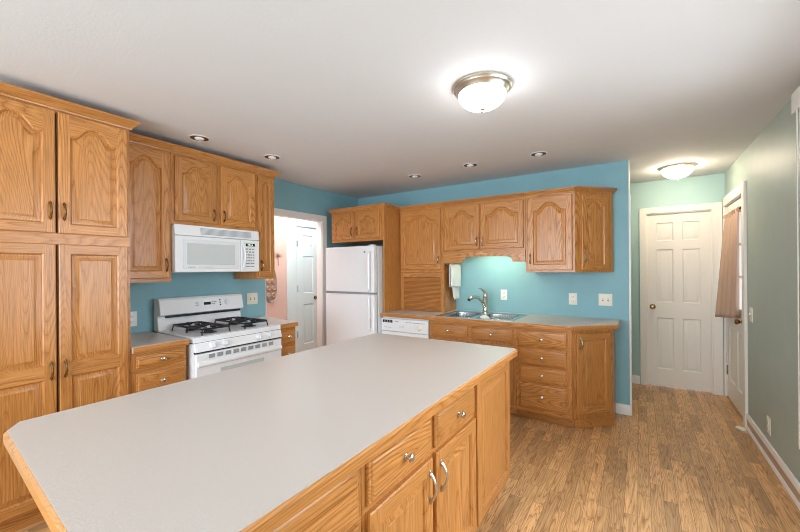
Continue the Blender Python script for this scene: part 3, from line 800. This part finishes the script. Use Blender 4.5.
obj('under_cabinet_light', MB().box(.33, .06, -.028, .80, .12, 0), emit('fluorescent_tube', (240, 255, 222), 22), t)

t = thing('wall_cabinet', 'oak wall cabinet with arched door right of the sink valance', 'cabinet', (-.955, UF, 1.36))
obj('body', MB().box(0, 0, 0, .45, UB, UT - 1.36), OAK, t, bevel=.0015)
rails(t, .45, [(.001, .028), (.728, UT - 1.362)])
cab_door(t, .022, .022, .405, .71, arch=.08, hx=.026, hz=.11, mat=NICKEL)
obj('crown_molding', MB().sweep([(0, 0), (.45, 0)], [(o, z + UT - 1.364) for o, z in CRB], 1), OAK, t)
t = thing('angled_wall_cabinet', 'oak wall cabinet with narrow angled arched door at the right end', 'cabinet', (-.505, UF, 1.36))
E2 = .288
obj('body', MB().prism([(0, 0), (E2, E2), (E2, UB), (0, UB)], 0, UT - 1.36), OAK, t, bevel=.0015)
cab_door(t, 0, 0, .285, .71, arch=.06, hx=.024, hz=.12, mat=NICKEL, loc=(.062 * q, .062 * q, .022), rotz=PI / 4, st=.047)
obj('crown_molding', MB().sweep([(0, 0), (E2, E2), (E2, UB)], [(o, z + UT - 1.364) for o, z in CRB], 1), OAK, t)

# ------------------------------------------------------------------ refrigerator
t = thing('refrigerator', 'white top-freezer refrigerator between the doorway and the oak panel', 'refrigerator', (-3.235, 3.29, 0))
FW = .745
obj('cabinet_body', MB().box(.0, .06, .02, FW, .76, 1.665).box(.05, .1, 0, FW - .05, .7, .02), WHITE2, t, bevel=.006)
obj('gasket', MB().box(.012, .045, .06, FW - .012, .06, 1.65), MARK, t)
fd = obj('freezer_door', MB().box(0, -.02, 1.135, FW, .046, 1.67), WHITE, t, bevel=.012)
rd = obj('fridge_door', MB().box(0, -.02, .06, FW, .046, 1.118), WHITE, t, bevel=.012)
def fh(parent, z0, z1, x):
    mb = MB(); k = 8
    pts = [(x, -.02, z0)] + [(x, -.052, z0 + (z1 - z0) * u) for u in (.06, .2, .5, .8, .94)] + [(x, -.02, z1)]
    mb.tube(pts, [.012, .014, .015, .015, .015, .014, .012], 8)
    obj('handle', mb, WHITE, parent)
fh(fd, 1.15, 1.60, FW - .048); fh(rd, .72, 1.10, FW - .048)
obj('hinge_cover', MB().box(FW - .09, .0, 1.67, FW - .02, .06, 1.682), WHITE2, fd, bevel=.004)
obj('brand_mark', MB().lathe([(.014, 0), (.014, -.002), (.001, -.0025)], (FW - .13, -.02, 1.60), 'y', 16), MARK, fd)
obj('door_trim', MB().box(.005, -.022, 1.119, FW - .004, .03, 1.134), plain('grey_door_trim', (150, 152, 154), .4), rd)

# ------------------------------------------------------------------ doors (setting)
DST = [(0, 0), (.004, .005), (.010, .010), (.014, .010), (.040, .002), (.042, .0015)]
def slab(name, w_, h_, loc, rotz, mat, label, cols=2, st=.095, mull=.085, z=None, thick=.035):
    z = z or [(.20, .80), (.98, 1.60), (1.70, h_ - .10)]
    o = obj(name, door_mesh(w_, h_, t=thick, st=st, rails=z, cols=cols, mull=mull, mv=0, mh=0, e=.003, steps=DST), mat, None, loc, rotz)
    o['kind'] = 'structure'; o['label'] = label; o['category'] = 'door'; return o
def round_knob(parent, x, z, mat, y=-.035):
    mb = MB().lathe([(.03, 0), (.03, -.004), (.014, -.008), (.011, -.03), (.018, -.038), (.026, -.048), (.027, -.058), (.02, -.068), (.001, -.071)], (0, 0, 0), 'y', 22)
    obj('door_knob', mb, mat, parent, (x, y, z))
d1 = slab('door_1', .594, 2.012, (FX0 + .006, YF + .05, .010), 0, CREAM, 'cream six-panel door at the end of the entry hall')
round_knob(d1, .055, .925, BRASS)
d2 = slab('door_2', .446, 2.02, (HX - .03, 3.657, .008), LROT, TRIM, 'narrow white closet door seen through the doorway', cols=1, st=.125, z=[(.29, .88), (1.045, 1.60), (1.73, 1.91)])
round_knob(d2, .36, .965, BRASS)
for z in (.45, 1.12, 1.78): obj('hinge', MB().box(.001, -.041, z - .045, .024, -.034, z + .045).tube([(-.002, -.04, z - .047), (-.002, -.04, z + .047)], .006, 8), STEEL, d2)
# outside door: faces -X
dw_ = DY1 - DY0 - .032; t_ = .04
mb = MB(); st = .088; h_ = 2.02; zg0, zg1 = .98, 1.90
F = -t_
mb.box(0, F, 0, st, 0, h_); mb.box(dw_ - st, F, 0, dw_, 0, h_); mb.box(st, F, zg1, dw_ - st, 0, h_); mb.box(st, F, .76, dw_ - st, 0, zg0); mb.box(st, F, 0, dw_ - st, 0, .2)
mid = dw_ / 2; mb.box(mid - .05, F, .2, mid + .05, 0, .76); mb.box(st, -.012, .2, mid - .05, -.006, .76); mb.box(mid + .05, -.012, .2, dw_ - st, -.006, .76)
panel_rings(mb, st, mid - .05, .2, .76, 0, t_, False, 0, steps=DST); panel_rings(mb, mid + .05, dw_ - st, .2, .76, 0, t_, False, 0, steps=DST)
d3 = obj('door_3', mb, CREAM, None, (XR + .048, DY1 - .016, .018), -PI / 2, bevel=0)
d3['kind'] = 'structure'; d3['label'] = 'cream outside door with a curtained window in the right wall'; d3['category'] = 'door'
obj('glass', MB().box(st, -.024, zg0, dw_ - st, -.018, zg1), PANE, d3)
g = MB()
for i in (1, 2): x = st + (dw_ - 2 * st) * i / 3; g.box(x - .009, F - .002, zg0, x + .009, -.005, zg1)
for i in (1, 2): z = zg0 + (zg1 - zg0) * i / 3; g.box(st, F - .002, z - .009, dw_ - st, -.005, z + .009)
obj('muntin', g, TRIM, d3)
round_knob(d3, dw_ - .06, .885, BRASS, -t_)
obj('deadbolt', MB().lathe([(.026, 0), (.026, -.008), (.02, -.012), (.001, -.013)], (0, 0, 0), 'y', 20), BRASS, d3, (dw_ - .06, -t_, 1.02))
for z in (.28, 1.05, 1.8): obj('hinge', MB().box(.0, F - .004, z - .05, .022, F + .001, z + .05).tube([(-.003, F - .004, z - .05), (-.003, F - .004, z + .05)], .007, 8), STEEL, d3)
# curtain and rod on the outside door
t = thing('curtain_rod', 'thin dark curtain rod across the outside door window', 'curtain rod', (XR - .010, 4.80, 1.93))
obj('pole', MB().tube([(0, -.36, 0), (0, .40, 0)], .007, 10), plain('dark_bronze', (70, 54, 44), .4, metal=.8), t)
for y in (-.36, .40): obj('bracket', MB().tube([(0, y, 0), (.035, y, 0)], .006, 8).lathe([(.001, y - .012), (.012, y - .004), (.012, y + .004), (.001, y + .012)], (0, 0, 0), 'y', 12), plain('dark_bronze_bracket', (70, 54, 44), .4, metal=.8), t)
mb = MB(); vs = []; fs = []; NC, NR = 72, 24
for j in range(NR + 1):
    v_ = j / NR
    for i in range(NC + 1):
        u = i / NC
        y = 4.495 + (.66 + .04 * v_) * u
        amp = .007 + .014 * v_ ** .6
        x = XR - .006 - .070 * u ** 1.3 * v_ - amp - amp * math.sin(u * 2 * PI * 4.5 + 1.2 + .5 * math.sin(v_ * 2))
        zt = 1.95 - v_ * (1.02 + .07 * u)
        if v_ == 0: zt -= .012 * (1 - math.cos(u * 2 * PI * 5)) / 2
        vs.append((x, y, zt))
for j in range(NR):
    for i in range(NC): a = j * (NC + 1) + i; fs.append((a, a + 1, a + NC + 2, a + NC + 1))
mb.add(vs, fs); cu = obj('curtain', mb, TAN, sharp=180); tag(cu, 'tan tab-top curtain hanging over the outside door window', 'curtain')
sm = cu.modifiers.new('thickness', 'SOLIDIFY'); sm.thickness = .003
g = MB()
for i in range(6):
    y = 4.51 + i * .125; g.tube([(XR - .010 + .012 * math.cos(a), y, 1.93 + .014 * math.sin(a) - .004) for a in [k * PI / 5 for k in range(10)]], .003, 6, 0, True, flat=5)
obj('tab', g, TAN, cu)

# ------------------------------------------------------------------ windows (light)
w = MB()
def frame(w, a0, a1, z0, z1, mk, d0, d1, nx):
    fw_ = .05
    for (p0, p1, q0, q1) in [(a0, a0 + fw_, z0, z1), (a1 - fw_, a1, z0, z1), (a0, a1, z0, z0 + fw_), (a0, a1, z1 - fw_, z1)] + [(a0 + (a1 - a0) * k / nx - .02, a0 + (a1 - a0) * k / nx + .02, z0, z1) for k in range(1, nx)]:
        w.box(*mk(p0, d0, q0), *mk(p1, d1, q1))
frame(w, WY0, WY1, WZ0, WZ1, lambda a, d, z: (d, a, z), XR - .005, XR + .08, 2)
wi = struct('window_1', w, TRIM, label='window behind the vertical blind in the right wall', cat='window')
obj('glass', MB().box(XR + .04, WY0 + .03, WZ0 + .03, XR + .045, WY1 - .03, WZ1 - .03), PANE, wi)
w = MB(); frame(w, SX0, SX1, SZ0, SZ1, lambda a, d, z: (a, d, z), YS - .08, YS + .005, 3)
wi = struct('fill_window', w, TRIM)  # unseen window, added as an opening for the fill light
obj('glass', MB().box(SX0 + .03, YS - .05, SZ0 + .03, SX1 - .03, YS - .045, SZ1 - .03), PANE, wi)
# vertical blind
t = thing('vertical_blind', 'white textured vertical blind at the right edge of the photo', 'blind', (XR, 1.9, 0))
obj('valance', MB().box(-.052, -1.03, 2.26, -.001, 1.06, 2.372), BLIND, t, bevel=.003)
for k in range(22):
    y = -.98 + k * .0945
    if k == 21: y = 1.0
    va_ = MB().box(-.042, -.002, .405, .042, .002, 2.27)
    obj('vane', va_, BLIND, t, (-.045, y, 0), rotz=(.35 if k < 20 else 1.35))

# ------------------------------------------------------------------ ceiling lamps
def dome(label, x, y, R, mat, metal, k=1.0):
    t = thing('ceiling_light', label, 'ceiling light', (x, y, CZ))
    ring = [(.95, 0), (1, -.003), (1, -.012), (.97, -.018), (.95, -.026), (.90, -.032), (.86, -.044), (.83, -.052), (.80, -.054), (.78, -.050), (.78, -.002)]
    obj('base_ring', MB().lathe([(R * a, b * k) for a, b in ring], n=48), metal, t)
    z0 = -.050 * k; D = .083 + .020 * (1 - k)
    pr = [(R * .80 * math.cos(a), z0 - D * math.sin(a)) for a in [q * PI / 2 / 12 for q in range(12)]] + [(.004, z0 - D)]
    obj('glass_shade', MB().lathe(pr, n=40, cap=False), mat, t)
    zb = z0 - D
    obj('finial', MB().lathe([(.016, zb + .004), (.016, zb - .002), (.008, zb - .008), (.009, zb - .014), (.001, zb - .018)], n=16), metal, t)
SATIN = plain('satin_nickel_ring', (214, 206, 192), .3, metal=1)
dome('brushed nickel dome ceiling light over the island', -.735, 1.975, .163, DOME, SATIN, .85)
dome('nickel dome ceiling light in the entry hall', .322, 4.66, .165, DOMEH, SATIN, .45)
for x, y, lab in [(-2.83, 1.52, 'recessed ceiling light above the two-door cabinet over the microwave'), (-2.77, 2.14, 'recessed ceiling light above the narrow cabinet right of the range'),
                  (-2.06, 3.46, 'recessed ceiling light nearest the refrigerator, above the appliance garage'), (-1.39, 3.40, 'recessed ceiling light above the sink'),
                  (-.75, 3.42, 'recessed ceiling light above the cabinet right of the sink')]:
    t = thing('recessed_light', lab, 'ceiling light', (x, y, CZ), 0, 'recessed ceiling lights')
    obj('trim_ring', MB().lathe([(.076, -.0005), (.076, -.004), (.071, -.006), (.064, -.003), (.064, -.0005)], n=32), TRIM, t)
    obj('reflector', MB().lathe([(.064, -.0035), (.058, -.003), (.050, -.0025), (.03, -.0018), (.001, -.0015)], n=32), DKCH, t)
    obj('bulb', MB().lathe([(.034, -.0015), (.033, -.008), (.024, -.014), (.001, -.0165)], n=24), BULB, t)
# unseen fill light added to brighten the passage behind the doorway
L_ = area('passage_fill', (-3.80, 3.1, 2.40), (0, 0, 0), .5, 1.6, CLOSET_W, (.9, .96, 1))

# ------------------------------------------------------------------ switches and sockets
def plate(label, cat, loc, rotz, w_, kind, mat=PLATE, name=None):
    t = thing(name or ('light_switch' if kind == 'switch' else 'electrical_outlet'), label, cat, loc, rotz)
    h_ = .118
    obj('cover_plate', MB().loft([[(-w_ / 2, 0, -h_ / 2), (w_ / 2, 0, -h_ / 2), (w_ / 2, 0, h_ / 2), (-w_ / 2, 0, h_ / 2)], [(-w_ / 2, -.003, -h_ / 2), (w_ / 2, -.003, -h_ / 2), (w_ / 2, -.003, h_ / 2), (-w_ / 2, -.003, h_ / 2)],
        [(-w_ / 2 + .005, -.006, -h_ / 2 + .005), (w_ / 2 - .005, -.006, -h_ / 2 + .005), (w_ / 2 - .005, -.006, h_ / 2 - .005), (-w_ / 2 + .005, -.006, h_ / 2 - .005)]]), mat, t)
    if kind == 'switch':
        n_ = max(1, round(w_ / .06))
        for k in range(n_):
            x = (k - (n_ - 1) / 2) * .046
            s_ = obj('toggle', MB().box(x - .0045, -.017, -.004, x + .0045, -.006, .012), mat, t, bevel=.001)
            obj('slot', MB().box(x - .006, -.0065, -.013, x + .006, -.0055, .013), SLOT, s_)
    else:
        for z in (-.022, .022):
            r_ = obj('socket', MB().box(-.017, -.008, z - .014, .017, -.005, z + .014), mat, t, bevel=.003)
            obj('slot', MB().box(-.009, -.0085, z - .004, -.006, -.0075, z + .007).box(.006, -.0085, z - .004, .009, -.0075, z + .006).lathe([(.003, -.0085), (.003, -.0075)], (0, 0, z - .009), 'y', 10), SLOT, r_)
    return t
plate('white outlet on the blue wall right behind the faucet', 'outlet', (-1.285, YB - .001, 1.103), 0, .074, 'outlet', PLATEW)
plate('outlet on the blue wall under the right wall cabinets', 'outlet', (-.575, YB - .001, 1.085), 0, .076, 'outlet')
plate('double light switch on the blue wall under the angled cabinet', 'light switch', (-.285, YB - .001, 1.087), 0, .118, 'switch')
plate('outlet on the blue wall beside the pantry cabinet', 'outlet', (XL + .001, 1.275, 1.018), LROT, .074, 'outlet', PLATEW)
plate('double light switch on the blue wall right of the range', 'light switch', (XL + .001, 2.365, 1.105), LROT, .125, 'switch')
plate('light switch on the green wall beside the outside door', 'light switch', (XR - .001, 4.15, 1.0), -PI / 2, .078, 'switch')
plate('low outlet on the green wall above the baseboard', 'outlet', (XR - .001, 3.675, .252), -PI / 2, .078, 'outlet')

# ------------------------------------------------------------------ small things
t = thing('wall_plaque', 'pewter oval plaque with copper rosettes on the pink wall', 'wall decoration', (HX, 3.20, 1.20), LROT)
ov = []
for k in range(40):
    a = 2 * PI * k / 40; ov.append((.095 * math.copysign(abs(math.cos(a)) ** .9, math.cos(a)), .235 * math.copysign(abs(math.sin(a)) ** .75, math.sin(a))))
mb = MB(); mb.loft([[(x, -.0, z) for x, z in ov], [(x, -.018, z) for x, z in ov], [(x * .92, -.024, z * .97) for x, z in ov], [(x * .85, -.014, z * .93) for x, z in ov]])
obj('backplate', mb, PEWTER, t)
for x in (-.04, .04):
    for z in (-.14, -.045, .05, .145):
        obj('rosette', MB().lathe([(.036, -.012), (.036, -.02), (.028, -.03), (.014, -.024), (.001, -.032)], (x, 0, z), 'y', 16), COPPER, t)
t = thing('wall_ornament', 'small dark twig ornament on the pink wall above the plaque', 'wall decoration', (HX, 3.325, 1.58), LROT)
g = MB(); random.seed(3)
for k in range(9):
    a = -1.2 + k * .3; L_ = .06 + .03 * random.random(); g.tube([(0, -.006, 0), (L_ * .5 * math.sin(a), -.012, L_ * .5 * math.cos(a)), (L_ * math.sin(a * 1.15), -.008, L_ * math.cos(a * 1.1))], [.004, .003, .0015], 5)
g.tube([(0, -.006, 0), (.004, -.008, -.12)], [.004, .003], 5)
obj('twig', g, plain('dried_twig', (134, 92, 74), .8), t)
o = obj('door_mat_scrap', MB().prism([(.0, .0), (.035, -.05), (.062, -.035), (.06, .02), (.03, .05), (.005, .035)], .001, .012), RUBBER, None, (.685, 4.25, 0), bevel=.003)
o.name = 'doorstop'; tag(o, 'small flat white doorstop on the floor by the outside door', 'doorstop')
